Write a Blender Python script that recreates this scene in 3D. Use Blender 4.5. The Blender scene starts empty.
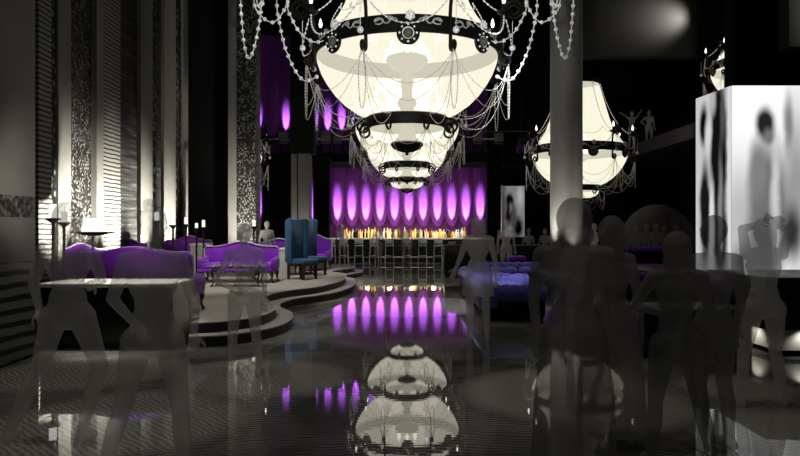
import bpy, bmesh, math, random
from mathutils import Vector, Matrix
R = math.radians
PI = math.pi
rnd = random.Random(7)
S = bpy.context.scene
COL = S.collection
F = 664.0      # focal length in pixels of an 800 px wide frame
EYE = 1.5
def X(px, d): return (px - 400) / F * d
def Z(py, d): return EYE - (py - 228) / F * d

# ------------------------------------------------------------------ materials
MATS = {}
def principled(name, col, rough=0.6, metal=0.0, spec=0.5, sheen=0.0, coat=0.0):
    m = bpy.data.materials.new(name); m.use_nodes = True
    b = m.node_tree.nodes['Principled BSDF']
    b.inputs['Base Color'].default_value = (*col, 1)
    b.inputs['Roughness'].default_value = rough
    b.inputs['Metallic'].default_value = metal
    b.inputs['Specular IOR Level'].default_value = spec
    b.inputs['Sheen Weight'].default_value = sheen
    b.inputs['Coat Weight'].default_value = coat
    MATS[name] = m
    return m
class NT:
    """small node-building helper"""
    def __init__(s, m): s.m = m; s.t = m.node_tree; s.n = s.t.nodes; s.l = s.t.links
    def new(s, typ, **kw):
        n = s.n.new(typ)
        for k, v in kw.items(): setattr(n, k, v)
        return n
    def link(s, a, b): s.l.new(a, b)
    def val(s, inp, v):
        if hasattr(v, 'is_linked') or isinstance(v, bpy.types.NodeSocket): s.l.new(v, inp)
        else: inp.default_value = v
    def math(s, op, a, b=0.0, clamp=False):
        n = s.new('ShaderNodeMath', operation=op); n.use_clamp = clamp
        s.val(n.inputs[0], a); s.val(n.inputs[1], b)
        return n.outputs[0]
    def mix(s, f, a, b):
        n = s.new('ShaderNodeMix', data_type='RGBA')
        s.val(n.inputs['Factor'], f)
        s.val(n.inputs[6], a); s.val(n.inputs[7], b)
        return n.outputs[2]
    def coords(s, kind='Object', scale=(1, 1, 1), loc=(0, 0, 0)):
        c = s.new('ShaderNodeTexCoord'); mp = s.new('ShaderNodeMapping')
        mp.inputs['Scale'].default_value = scale; mp.inputs['Location'].default_value = loc
        s.link(c.outputs[kind], mp.inputs[0]); return mp.outputs[0]
    def noise(s, vec, scale=5, detail=3, rough=.5, dist=0):
        n = s.new('ShaderNodeTexNoise'); s.link(vec, n.inputs['Vector'])
        n.inputs['Scale'].default_value = scale; n.inputs['Detail'].default_value = detail
        n.inputs['Roughness'].default_value = rough; n.inputs['Distortion'].default_value = dist
        return n.outputs[0]
    def ramp(s, fac, stops):
        n = s.new('ShaderNodeValToRGB'); s.link(fac, n.inputs[0])
        e = n.color_ramp.elements
        while len(e) < len(stops): e.new(0.5)
        for el, (p, c) in zip(e, stops):
            el.position = p; el.color = (*c, 1) if len(c) == 3 else c
        return n.outputs[0]
def base_in(m): return m.node_tree.nodes['Principled BSDF'].inputs['Base Color']

def g(v): return (v, v, v)
principled('black_iron', (0.004, 0.004, 0.004), .6, 0, .15)
principled('matte_black', (0.004, 0.004, 0.004), .9, 0, .1)
principled('black_lacquer', (0.008, 0.008, 0.008), .3, 0, .3)
principled('black_leather', (0.010, 0.010, 0.009), .5, 0, .3)
principled('dark_wood', (0.035, 0.014, 0.008), .35, 0, .4)
principled('black_wood', (0.010, 0.008, 0.007), .3, 0, .5)
principled('white_top', (0.80, 0.78, 0.70), .4, 0, .3)
principled('ivory_panel', (0.55, 0.53, 0.47), .6, 0, .3)
principled('crystal', (0.95, 0.95, 0.93), .25, 0, .9)
principled('silver', (0.5, 0.5, 0.48), .4, .2, .5)
principled('stem_grey', (0.10, 0.095, 0.08), .45, .0, .4)
principled('stool_grey', (0.30, 0.30, 0.28), .5, 0, .3)
principled('chrome', (0.7, 0.7, 0.7), .2, 1.0)
principled('charcoal_base', (0.012, 0.004, 0.016), .5, 0, .2)
principled('plinth_white', (0.8, 0.78, 0.68), .6, 0, .2)
principled('piping', (0.75, 0.66, 0.7), .5, 0, .3)

def velvet(name, c1, c2, sheen=.3):
    m = principled(name, c1, .65, 0, .25, sheen)
    n = NT(m); v = n.coords('Object')
    f = n.noise(v, 9, 4)
    n.link(n.mix(f, (*c1, 1), (*c2, 1)), base_in(m))
    return m
velvet('purple_velvet', (.17, .016, .40), (.23, .024, .50), .15)
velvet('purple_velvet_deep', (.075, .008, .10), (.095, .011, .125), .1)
velvet('blue_velvet', (.09, .09, .50), (.15, .15, .66), .4)
velvet('teal_velvet', (.010, .055, .14), (.018, .085, .19))
velvet('curtain_purple', (.20, .034, .31), (.24, .042, .36), .1)
velvet('dark_drape', (.004, .003, .005), (.006, .004, .007), 0)

# platform carpet
m = principled('platform_carpet', (.28, .265, .235), .7, 0, .2); n = NT(m); v = n.coords('Object')
n.link(n.mix(n.noise(v, 60, 3), (.20, .19, .165, 1), (.32, .30, .265, 1)), base_in(m))
m = principled('step_riser', (.03, .028, .03), .5, 0, .3)
m = principled('step_nosing', (.34, .33, .30), .45, 0, .4)

# polished floor with rippled rings and paler round patches
m = principled('floor_stone', (.02, .02, .018), .06, 0, .6); n = NT(m)
v = n.coords('Object')
sep = n.new('ShaderNodeSeparateXYZ'); n.link(v, sep.inputs[0])
big = n.noise(v, .55, 3, .55, .6)
wv = n.new('ShaderNodeTexWave', wave_type='RINGS', rings_direction='Z'); n.link(v, wv.inputs['Vector'])
wv.inputs['Scale'].default_value = 5.5; wv.inputs['Distortion'].default_value = 9; wv.inputs['Detail'].default_value = 2
wv.inputs['Detail Scale'].default_value = .35
mask = n.math('MULTIPLY', n.ramp(big, [(.38, g(0)), (.62, g(1))]), wv.outputs['Fac'])
col = n.mix(mask, (.09, .087, .078, 1), (.46, .445, .40, 1))
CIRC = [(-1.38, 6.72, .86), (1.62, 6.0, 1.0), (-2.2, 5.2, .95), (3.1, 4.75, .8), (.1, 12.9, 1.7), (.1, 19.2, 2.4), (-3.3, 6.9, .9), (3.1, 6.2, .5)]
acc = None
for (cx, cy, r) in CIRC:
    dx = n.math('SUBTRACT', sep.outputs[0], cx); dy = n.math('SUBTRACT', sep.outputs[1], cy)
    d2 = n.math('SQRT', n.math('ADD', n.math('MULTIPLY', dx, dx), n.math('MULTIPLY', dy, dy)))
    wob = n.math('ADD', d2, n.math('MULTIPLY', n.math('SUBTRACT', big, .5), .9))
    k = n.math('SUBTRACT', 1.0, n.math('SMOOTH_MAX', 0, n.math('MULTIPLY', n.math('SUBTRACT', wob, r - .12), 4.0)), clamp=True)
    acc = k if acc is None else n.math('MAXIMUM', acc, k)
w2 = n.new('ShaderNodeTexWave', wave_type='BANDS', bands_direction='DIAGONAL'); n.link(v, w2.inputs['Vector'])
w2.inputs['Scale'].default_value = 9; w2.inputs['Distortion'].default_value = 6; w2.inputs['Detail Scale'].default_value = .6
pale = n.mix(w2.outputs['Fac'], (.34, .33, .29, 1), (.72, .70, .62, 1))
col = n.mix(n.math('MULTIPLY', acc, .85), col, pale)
n.link(col, base_in(m))
bs = n.n['Principled BSDF']
bs.inputs['IOR'].default_value = 1.6
bmp = n.new('ShaderNodeBump'); bmp.inputs['Strength'].default_value = .0015; bmp.inputs['Distance'].default_value = .02
n.link(wv.outputs['Fac'], bmp.inputs['Height']); n.link(bmp.outputs[0], bs.inputs['Normal'])
n.link(n.math('ADD', .0, n.math('MULTIPLY', big, .02)), bs.inputs['Roughness'])

# left wall finishes
def finish(name, fn, rough=.6):
    m = principled(name, (.5, .5, .45), rough, 0, .2); n = NT(m); n.link(fn(n), base_in(m)); return m
def f_plain(n):
    v = n.coords('Object'); return n.mix(n.noise(v, 3, 4), (.15, .146, .129, 1), (.205, .2, .178, 1))
def f_bamboo(n):
    v = n.coords('Object', (1, 1, 1))
    w = n.new('ShaderNodeTexWave', wave_type='BANDS', bands_direction='Z'); n.link(v, w.inputs['Vector'])
    w.inputs['Scale'].default_value = 3.4; w.inputs['Distortion'].default_value = 1.4; w.inputs['Detail Scale'].default_value = 1.4
    return n.ramp(w.outputs['Fac'], [(.12, (.02, .019, .017)), (.34, (.18, .176, .156)), (.9, (.24, .234, .21))])
def f_speck(n):
    v = n.coords('Object', (1, 1, .8))
    vo = n.new('ShaderNodeTexVoronoi'); n.link(v, vo.inputs['Vector']); vo.inputs['Scale'].default_value = 22
    a = n.ramp(vo.outputs['Distance'], [(.30, g(1)), (.50, g(0))])
    b = n.noise(v, 6, 3)
    return n.mix(n.math('MULTIPLY', a, n.ramp(b, [(.35, g(0)), (.6, g(1))])), (.012, .0115, .010, 1), (.24, .235, .21, 1))
def f_bead(n):
    v = n.coords('Object', (1, 1, .7))
    vo = n.new('ShaderNodeTexVoronoi'); n.link(v, vo.inputs['Vector']); vo.inputs['Scale'].default_value = 8
    return n.ramp(vo.outputs['Distance'], [(.22, (.20, .195, .175)), (.40, (.008, .008, .007))])
def f_streak(n):
    v = n.coords('Object', (1, .6, 16))
    return n.ramp(n.noise(v, 1.2, 4, .7), [(.42, (.012, .012, .011)), (.6, (.05, .049, .045)), (.75, (.24, .235, .21))])
def f_pillar(n):
    v = n.coords('Object'); s_ = n.new('ShaderNodeSeparateXYZ'); n.link(v, s_.inputs[0])
    w = n.new('ShaderNodeTexWave', wave_type='BANDS', bands_direction='Z'); n.link(v, w.inputs['Vector'])
    w.inputs['Scale'].default_value = 2.2; w.inputs['Distortion'].default_value = 1.6; w.inputs['Detail'].default_value = 3
    sl = n.ramp(w.outputs['Fac'], [(.25, (.02, .02, .018)), (.5, (.20, .195, .175))])
    pl = n.mix(n.noise(v, 2.2, 4), (.12, .117, .105, 1), (.20, .195, .175, 1))
    low = n.math('LESS_THAN', s_.outputs[2], 1.12)
    bandt = n.math('MULTIPLY', n.math('GREATER_THAN', s_.outputs[2], 1.62), n.math('LESS_THAN', s_.outputs[2], 1.86))
    c = n.mix(low, pl, sl)
    return n.mix(n.math('MULTIPLY', bandt, n.ramp(n.noise(v, 14, 2), [(.3, g(0)), (.55, g(1))])), c, (.012, .012, .011, 1))
finish('wall_plain', f_plain); finish('wall_bamboo', f_bamboo); finish('wall_speckled', f_speck)
finish('wall_beaded', f_bead); finish('wall_streaked', f_streak); finish('wall_pillar', f_pillar)
def f_column(n):
    v = n.coords('Object'); return n.mix(n.noise(v, 2, 3), (.12, .117, .107, 1), (.16, .156, .142, 1))
finish('column_plaster', f_column, .5)
def f_darkwall(n):
    v = n.coords('Object'); return n.mix(n.noise(v, .5, 3), (.006, .006, .006, 1), (.010, .010, .009, 1))
finish('dark_wall', f_darkwall, .8)
def f_bulk(n):
    v = n.coords('Object'); return n.mix(n.noise(v, .5, 3), (.035, .034, .031, 1), (.05, .049, .045, 1))
finish('bulkhead_paint', f_bulk, .7)

# lamps
def emissive(name, col, strength, transp=0.0):
    m = bpy.data.materials.new(name); m.use_nodes = True; n = NT(m)
    n.n.remove(n.n['Principled BSDF']); out = n.n['Material Output']
    e = n.new('ShaderNodeEmission'); e.inputs[0].default_value = (*col, 1); e.inputs[1].default_value = strength
    if transp:
        t = n.new('ShaderNodeBsdfTransparent'); mx = n.new('ShaderNodeMixShader')
        mx.inputs[0].default_value = transp
        n.link(e.outputs[0], mx.inputs[1]); n.link(t.outputs[0], mx.inputs[2]); n.link(mx.outputs[0], out.inputs[0])
    else: n.link(e.outputs[0], out.inputs[0])
    MATS[name] = m; return m
emissive('lamp_shade', (1.0, .955, .76), 1.50, .59)
emissive('lamp_flame', (1.0, .97, .88), 3.0)
emissive('candle_glow', (1.0, .98, .92), 1.1)
emissive('shelf_light', (1.0, .97, .85), 1.3)

# grey see-through figures
def ghost(name, v, alpha):
    m = bpy.data.materials.new(name); m.use_nodes = True; n = NT(m)
    n.n.remove(n.n['Principled BSDF']); out = n.n['Material Output']
    d = n.new('ShaderNodeBsdfDiffuse'); d.inputs[0].default_value = (v, v * .98, v * .92, 1)
    tl = n.new('ShaderNodeBsdfTranslucent'); tl.inputs[0].default_value = (v, v * .98, v * .92, 1)
    m1 = n.new('ShaderNodeMixShader'); m1.inputs[0].default_value = .4
    n.link(d.outputs[0], m1.inputs[1]); n.link(tl.outputs[0], m1.inputs[2])
    t = n.new('ShaderNodeBsdfTransparent'); mx = n.new('ShaderNodeMixShader'); mx.inputs[0].default_value = alpha
    n.link(t.outputs[0], mx.inputs[1]); n.link(m1.outputs[0], mx.inputs[2]); n.link(mx.outputs[0], out.inputs[0])
    MATS[name] = m; return m
ghost('figure_grey', .8, .36)
ghost('figure_dark', .32, .52)
ghost('figure_faint', .5, .35)
ghost('figure_pale', .85, .6)
ghost('hood_film', .22, .4)
ghost('table_glass', .5, .35)

def bottle_mat(name, c):
    m = bpy.data.materials.new(name); m.use_nodes = True; n = NT(m)
    n.n.remove(n.n['Principled BSDF']); out = n.n['Material Output']
    tl = n.new('ShaderNodeBsdfTranslucent'); tl.inputs[0].default_value = (*c, 1)
    gl = n.new('ShaderNodeBsdfGlossy'); gl.inputs[1].default_value = .15
    tr = n.new('ShaderNodeBsdfTransparent'); tr.inputs[0].default_value = (*c, 1)
    m1 = n.new('ShaderNodeMixShader'); m1.inputs[0].default_value = .12
    n.link(tl.outputs[0], m1.inputs[1]); n.link(gl.outputs[0], m1.inputs[2])
    m2 = n.new('ShaderNodeMixShader'); m2.inputs[0].default_value = .35
    n.link(m1.outputs[0], m2.inputs[1]); n.link(tr.outputs[0], m2.inputs[2]); n.link(m2.outputs[0], out.inputs[0])
    MATS[name] = m
BOT = {'amber': (.95, .58, .16), 'clear': (.9, .88, .8), 'brown': (.40, .20, .07), 'golden': (1, .82, .42), 'green': (.22, .30, .10), 'dark': (.05, .03, .03)}
for k_, c_ in BOT.items(): bottle_mat('bottle_' + k_, c_)

# lit picture screens: soft monochrome figures made of blurred blobs
def picture(name, bg, blobs, strength=1.0, axes=('x', 'z'), wob=.0):
    m = bpy.data.materials.new(name); m.use_nodes = True; n = NT(m)
    n.n.remove(n.n['Principled BSDF']); out = n.n['Material Output']
    v = n.coords('Object'); sp = n.new('ShaderNodeSeparateXYZ'); n.link(v, sp.inputs[0])
    ax = {'x': sp.outputs[0], 'y': sp.outputs[1], 'z': sp.outputs[2]}
    u0, w0 = ax[axes[0]], ax[axes[1]]
    nz = n.noise(v, 1.7, 2)
    u = n.math('ADD', u0, n.math('MULTIPLY', n.math('SUBTRACT', nz, .5), wob))
    val = bg ** 2.2
    for (cu, cw, ru, rw, tone, soft) in blobs:
        a = n.math('DIVIDE', n.math('SUBTRACT', u, cu), ru); b = n.math('DIVIDE', n.math('SUBTRACT', w0, cw), rw)
        r2 = n.math('SQRT', n.math('ADD', n.math('MULTIPLY', a, a), n.math('MULTIPLY', b, b)))
        mr = n.new('ShaderNodeMapRange', interpolation_type='SMOOTHSTEP')
        n.link(r2, mr.inputs[0]); mr.inputs[1].default_value = 1 - soft; mr.inputs[2].default_value = 1 + soft
        mr.inputs[3].default_value = 1; mr.inputs[4].default_value = 0
        k = mr.outputs[0]
        # val = val + k*(tone-val)
        val = n.math('ADD', val, n.math('MULTIPLY', k, n.math('SUBTRACT', tone ** 2.2, val)))
    cb = n.new('ShaderNodeCombineColor')
    for i in range(3): n.val(cb.inputs[i], val)
    e = n.new('ShaderNodeEmission'); n.link(cb.outputs[0], e.inputs[0]); e.inputs[1].default_value = strength
    n.link(e.outputs[0], out.inputs[0])
    MATS[name] = m

# ------------------------------------------------------------------ mesh builder
class MB:
    def __init__(s): s.b = bmesh.new()
    def _new(s, vs, M=None, loc=None):
        if M is not None: bmesh.ops.transform(s.b, matrix=M, verts=vs)
        if loc is not None: bmesh.ops.translate(s.b, vec=loc, verts=vs)
        return vs
    def box(s, c, size, bevel=0, rot=None, seg=2):
        t = bmesh.new(); bmesh.ops.create_cube(t, size=1)
        bmesh.ops.scale(t, vec=size, verts=t.verts)
        if bevel: bmesh.ops.bevel(t, geom=t.edges[:], offset=bevel, segments=seg, affect='EDGES', profile=.5)
        if rot is not None: bmesh.ops.transform(t, matrix=rot.to_4x4(), verts=t.verts)
        bmesh.ops.translate(t, vec=c, verts=t.verts); s.add(t); return s
    def add(s, t):
        me = bpy.data.meshes.new('tmp'); t.to_mesh(me); t.free(); s.b.from_mesh(me); bpy.data.meshes.remove(me)
    def ball(s, c, r, u=12, v=8):
        t = bmesh.new(); bmesh.ops.create_uvsphere(t, u_segments=u, v_segments=v, radius=1)
        bmesh.ops.scale(t, vec=(r, r, r) if not hasattr(r, '__len__') else r, verts=t.verts)
        bmesh.ops.translate(t, vec=c, verts=t.verts); s.add(t); return s
    def lathe(s, prof, seg=32, c=(0, 0, 0), M=None, close=False):
        t = bmesh.new(); rings = []
        for (r, z) in prof:
            if r < 1e-5: rings.append([t.verts.new((0, 0, z))])
            else: rings.append([t.verts.new((r * math.cos(2 * PI * i / seg), r * math.sin(2 * PI * i / seg), z)) for i in range(seg)])
        prs = list(zip(rings, rings[1:]))
        if close: prs.append((rings[-1], rings[0]))
        for a, b in prs:
            for i in range(seg):
                j = (i + 1) % seg
                if len(a) == 1 and len(b) == 1: continue
                if len(a) == 1: t.faces.new((a[0], b[j], b[i]))
                elif len(b) == 1: t.faces.new((a[i], a[j], b[0]))
                else: t.faces.new((a[i], a[j], b[j], b[i]))
        if M is not None: bmesh.ops.transform(t, matrix=M, verts=t.verts)
        bmesh.ops.translate(t, vec=c, verts=t.verts); s.add(t); return s
    def tube(s, pts, r, seg=8, caps=True):
        pts = [Vector(p) for p in pts]; t = bmesh.new(); rings = []
        up = Vector((0, 0, 1)); prev = None
        for i, p in enumerate(pts):
            d = (pts[min(i + 1, len(pts) - 1)] - pts[max(i - 1, 0)]).normalized()
            if prev is None:
                a = d.cross(up); a = a if a.length > 1e-3 else d.cross(Vector((1, 0, 0)))
            else: a = prev - d * prev.dot(d)
            a.normalize(); prev = a; b = d.cross(a)
            rr = r[i] if hasattr(r, '__len__') else r
            rings.append([t.verts.new(p + (a * math.cos(2 * PI * k / seg) + b * math.sin(2 * PI * k / seg)) * rr) for k in range(seg)])
        for A, B in zip(rings, rings[1:]):
            for k in range(seg): t.faces.new((A[k], A[(k + 1) % seg], B[(k + 1) % seg], B[k]))
        if caps:
            t.faces.new(rings[0][::-1]); t.faces.new(rings[-1])
        s.add(t); return s
    def prism(s, poly, z0, z1, axis='z', bevel=0):
        """poly: 2-D outline extruded along an axis"""
        t = bmesh.new()
        def P(a, b, c): return {'z': (a, b, c), 'y': (a, c, b), 'x': (c, a, b)}[axis]
        A = [t.verts.new(P(a, b, z0)) for a, b in poly]; B = [t.verts.new(P(a, b, z1)) for a, b in poly]
        t.faces.new(A[::-1]); t.faces.new(B)
        for i in range(len(A)):
            j = (i + 1) % len(A); t.faces.new((A[i], A[j], B[j], B[i]))
        bmesh.ops.recalc_face_normals(t, faces=t.faces)
        if bevel:
            bmesh.ops.bevel(t, geom=[e for e in t.edges if e.is_manifold and e.calc_face_angle(0) > .6], offset=bevel, segments=2, affect='EDGES', profile=.5)
        s.add(t); return s
    def build(s, name, mat, parent=None, smooth=True, loc=None):
        me = bpy.data.meshes.new(name)
        bmesh.ops.recalc_face_normals(s.b, faces=s.b.faces)
        s.b.to_mesh(me); s.b.free()
        if smooth:
            for p in me.polygons: p.use_smooth = True
            me.set_sharp_from_angle(angle=R(40))
        o = bpy.data.objects.new(name, me); me.materials.append(MATS[mat] if isinstance(mat, str) else mat)
        COL.objects.link(o)
        if parent is not None: o.parent = parent
        if loc is not None: o.location = loc
        return o
def tag(o, label=None, cat=None, group=None, kind=None):
    for k, v in (('label', label), ('category', cat), ('group', group), ('kind', kind)):
        if v: o[k] = v
    return o
def thing(name, label, cat, loc=(0, 0, 0), rz=0, group=None):
    o = bpy.data.objects.new(name, None); COL.objects.link(o); o.empty_display_size = .1
    o.location = loc; o.rotation_euler = (0, 0, rz)
    return tag(o, label, cat, group)
def copy_tree(o, parent=None):
    c = o.copy(); COL.objects.link(c)
    if parent is not None: c.parent = parent
    for ch in [x for x in bpy.data.objects if x.parent == o]: copy_tree(ch, c)
    return c
def struct(o): o['kind'] = 'structure'; return o
def rotm(axis, a): return Matrix.Rotation(a, 3, axis)

# ------------------------------------------------------------------ room
CEIL = 13.0
struct(MB().box((3, 18, -.05), (24, 40, .1)).build('floor', 'floor_stone'))
struct(MB().box((3, 18, CEIL + .05), (24, 40, .1)).build('ceiling', 'dark_wall'))
struct(MB().box((3, 37.1, CEIL / 2), (24, .2, CEIL)).build('wall_back', 'dark_wall'))
struct(MB().box((-8.6, 18, CEIL / 2), (.2, 40, CEIL)).build('wall_left', 'dark_wall'))
struct(MB().box((15.1, 18, CEIL / 2), (.2, 40, CEIL)).build('wall_right', 'dark_wall'))
# bulkhead high on the right and dark piers
def pbox(name, mat, x0, x1, d, depth, z0, z1, face_d=None, bev=.01):
    a, b = X(x0, d), X(x1, d)
    return MB().box(((a + b) / 2, d + depth / 2, (z0 + z1) / 2), (b - a, depth, z1 - z0), bev).build(name, mat)
struct(pbox('wall_bulkhead', 'bulkhead_paint', 583, 709, 26, .5, 8.2, CEIL))
struct(pbox('pillar', 'matte_black', 708, 748, 25, .7, 0, CEIL))
struct(pbox('pillar', 'matte_black', 735, 815, 18, .6, 0, CEIL))
struct(pbox('wall_bulkhead', 'bulkhead_paint', 789, 840, 17.2, .5, 6.2, CEIL))

# left wall built of strips in different finishes, seen along its length
def wd(px): return 6.5 * F / (400 - px)
strips = [(33, 46, 'wall_bamboo', .10), (46, 53, 'wall_beaded', .05), (53, 66, 'wall_plain', .10), (66, 91, 'wall_speckled', 0), (91, 98, 'wall_plain', .12),
          (98, 116, 'wall_bamboo', .10), (116, 136, 'wall_streaked', .02), (136, 148, 'wall_plain', .12), (148, 154, 'wall_beaded', .06), (154, 161, 'wall_streaked', 0),
          (161, 173, 'wall_plain', .08), (173, 181, 'wall_beaded', 0), (181, 190, 'wall_plain', .06)]
for a, b, mt, off in strips:
    d0, d1 = wd(a), wd(b)
    x1 = -6.5 + off
    struct(MB().box(((x1 - 7.1) / 2, (d0 + d1) / 2, CEIL / 2), (x1 + 7.1, d1 - d0, CEIL)).build('column', mt))
# near pier at the left edge
struct(MB().box((-4.85, 7.35, 3), (1.16, .86, 6), .01).build('column', 'wall_pillar'))
# dark pier, speckled pier and paired pier
struct(pbox('pillar', 'matte_black', 188, 229, 19.5, .5, 0, CEIL))
o = struct(pbox('column', 'wall_plain', 228, 237, 17, .6, 0, 8))
o = struct(pbox('column', 'wall_speckled', 236.5, 255.5, 16.9, .6, 0, 8))
struct(pbox('pillar', 'matte_black', 262, 291, 27, .4, 0, 4.5))
struct(pbox('column', 'column_plaster', 291, 297, 24.1, .6, 0, 4.2))
struct(pbox('column', 'column_plaster', 298, 309.5, 24, .7, 0, 4.2))
struct(pbox('pillar', 'matte_black', 290, 313.5, 23.9, .8, 4.2, CEIL))
struct(pbox('pillar', 'matte_black', 313, 329, 28, .5, 0, 4.5))
struct(pbox('pillar', 'matte_black', 487.5, 501, 30.5, .5, 0, 4.5))
# round column on the right
cx = X(566.5, 15) + .07
struct(MB().lathe([(0, 0), (.40, 0), (.40, .08), (.365, .12), (.365, CEIL), (0, CEIL)], 48, (cx, 15.3, 0)).build('column', 'column_plaster'))
# balcony along the back and along the right side
struct(pbox('slab', 'matte_black', 262, 545, 30, 3.2, 4.50, 4.90))
struct(MB().box((12.2, 26.5, 4.66), (5.4, 13, .5)).build('slab', 'bulkhead_paint'))

# stepped platform on the left
def smooth_curve(pts, n=10):
    out = []
    P = [pts[0]] + list(pts) + [pts[-1]]
    for i in range(1, len(P) - 2):
        p0, p1, p2, p3 = map(Vector, (P[i - 1], P[i], P[i + 1], P[i + 2]))
        for k in range(n):
            t = k / n
            out.append(.5 * ((2 * p1) + (-p0 + p2) * t + (2 * p0 - 5 * p1 + 4 * p2 - p3) * t * t + (-p0 + 3 * p1 - 3 * p2 + p3) * t ** 3))
    out.append(Vector(pts[-1])); return out
edge = [(-2.72, 8.58), (-2.35, 8.72), (-1.98, 9.25), (-1.90, 10.0), (-2.02, 10.7), (-2.32, 11.4), (-2.42, 12.2), (-2.22, 13.05), (-1.72, 13.9), (-1.42, 15.2), (-1.36, 16.6), (-1.55, 18.0), (-1.95, 18.8), (-1.75, 19.6), (-1.45, 20.6), (-1.55, 21.8), (-2.1, 22.6)]
ev = smooth_curve([Vector(p) for p in edge], 8)
def offset(curve, d):
    out = []
    for i, p in enumerate(curve):
        t = (curve[min(i + 1, len(curve) - 1)] - curve[max(i - 1, 0)]).normalized()
        out.append(p + Vector((t.y, -t.x)) * d)
    return out
PH = .27
back = [(-8.4, 22.9), (-8.4, 9.1), (-2.72, 9.1)]
def plat(curve, dx): return [(p.x, p.y) for p in curve] + back
top = plat(ev, 0); low = plat(offset(ev, .26), 0)
low[-1] = (-2.70, 9.1)
def ribbon(mb, curve, z0, z1, out):
    """thin strip following the curve"""
    o2 = offset(curve, out)
    poly = [(p.x, p.y) for p in o2] + [(p.x, p.y) for p in reversed(curve)]
    return mb.prism(poly, z0, z1)
pf = thing('stage_platform', 'low carpeted platform with a curving two-step front edge', 'platform', (0, 0, 0))
pf['kind'] = 'structure'
MB().prism(low, 0, PH / 2 - .015).build('lower_step', 'step_riser', pf, False)
MB().prism(top, PH / 2 - .015, PH - .01).build('upper_step', 'step_riser', pf, False)
MB().prism(top, PH - .01, PH).build('carpet', 'platform_carpet', pf, False)
mb = MB(); ribbon(mb, offset(ev, -.02), PH / 2 - .015, PH / 2 + .003, .29); o = mb.build('lower_nosing', 'step_nosing', pf, False); o['label'] = 'pale lower step edge'
mb = MB(); ribbon(mb, offset(ev, -.03), PH - .012, PH + .004, .045); o = mb.build('upper_nosing', 'step_nosing', pf, False); o['label'] = 'pale upper step edge'

# ------------------------------------------------------------------ curtains
def swag_mesh(w, ztop, zbot, drop, bulge=.10, nx=14, nz=26):
    mb = MB(); t = mb.b; rows = []
    for j in range(nz + 1):
        row = []
        for i in range(nx + 1):
            u = i / nx * 2 - 1
            zb = zbot + drop * (abs(u) ** 2.2)
            k = j / nz
            z = zb + (ztop - zb) * k
            y = -bulge * (1 - u * u) * (1 - .75 * k) - .012 * math.cos(u * 14) * (1 - k * .5) - .02 * math.sin(k * 9) * (1 - abs(u))
            row.append(t.verts.new((u * w / 2, y, z)))
        rows.append(row)
    for a, b in zip(rows, rows[1:]):
        for i in range(nx): t.faces.new((a[i], a[i + 1], b[i + 1], b[i]))
    return mb
def hem_mesh(w, zbot, drop, bulge=.10):
    pts = []
    for i in range(17):
        u = i / 16 * 2 - 1
        pts.append((u * w / 2 * .99, -bulge * (1 - u * u) - .01, zbot + drop * abs(u) ** 2.2))
    return MB().tube(pts, .03, 6)
def curtain(name, label, d, px0, spacing, count, ztop, zbot, drop, floor_z, skip=()):
    w = spacing / F * d
    t = thing(name, label, 'curtain', (0, d, 0))
    x0 = X(px0, d)
    for i in range(count):
        if i in skip: continue
        s_ = swag_mesh(w * 1.0, ztop, zbot, drop).build('swag', 'curtain_purple', t, loc=(x0 + i * w, 0, 0))
        hem_mesh(w, zbot, drop).build('fringe', 'curtain_purple', s_)
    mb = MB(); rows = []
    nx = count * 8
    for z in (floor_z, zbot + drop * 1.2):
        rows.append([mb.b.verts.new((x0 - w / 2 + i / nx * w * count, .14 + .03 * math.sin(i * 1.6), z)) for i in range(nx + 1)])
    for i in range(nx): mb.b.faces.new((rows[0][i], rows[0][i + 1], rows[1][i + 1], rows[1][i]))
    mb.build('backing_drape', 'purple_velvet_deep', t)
    mb = MB(); mb.tube([(x0 - w / 2, .1, ztop), (x0 - w / 2 + w * count, .1, ztop)], .05, 8); mb.build('rail', 'black_iron', t)
    return x0, w
DC = 33.0
lx0, lw = curtain('stage_curtain', 'tall purple scalloped curtain hanging behind the bar bottles', DC, 337.5, 14.25, 11, 4.95, 1.62, .62, 0)
curtain('stage_curtain', 'narrow purple scalloped curtain between black piers left of the bar', DC, 258.5, 13.9, 5, 4.75, 1.62, .62, 0)
DU = 36.2
ux0, uw = curtain('stage_curtain', 'upper purple scalloped curtain behind the balcony seats', DU, 258.5, 13.9, 17, 12.0, 6.55, .65, 4.9)
# ------------------------------------------------------------------ lights
def spot(loc, target, power, angle, blend=.6, col=(1, .97, .9), rad=.03, name='spot_light'):
    l = bpy.data.lights.new(name, 'SPOT'); l.energy = power; l.spot_size = R(angle); l.spot_blend = blend; l.color = col; l.shadow_soft_size = rad
    o = bpy.data.objects.new(name, l); COL.objects.link(o); o.location = loc
    o.rotation_euler = (Vector(target) - Vector(loc)).to_track_quat('-Z', 'Y').to_euler(); return o
def point(loc, power, col=(1, .96, .85), rad=.1, name='point_light'):
    l = bpy.data.lights.new(name, 'POINT'); l.energy = power; l.color = col; l.shadow_soft_size = rad
    o = bpy.data.objects.new(name, l); COL.objects.link(o); o.location = loc; return o
PUR = (.80, .80, 1.0)
def swag_light(x, d, zb, power):
    spot((x, d - .62, zb - .75), (x, d - .05, zb + .95), power, 15, .7, PUR, .05)
for i in range(11): swag_light(lx0 + i * lw, DC, 1.62, 4300)
for px in (258.5, 314.1): swag_light(X(px, DC), DC, 1.62, 3000)
for i in (0, 2, 4, 5, 6, 7, 8): swag_light(ux0 + i * uw, DU, 6.55, 2900)
# dim purple wash over each curtain
spot((X(408, 29), 30.6, 5.4 - 1.0), (X(408, 33), 33, 2.0), 4, 150, 1, (.7, .35, 1))
spot((X(330, 31), 33.0, 5.2), (X(330, 36), 36, 8.0), 22, 140, 1, (.7, .35, 1))
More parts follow.
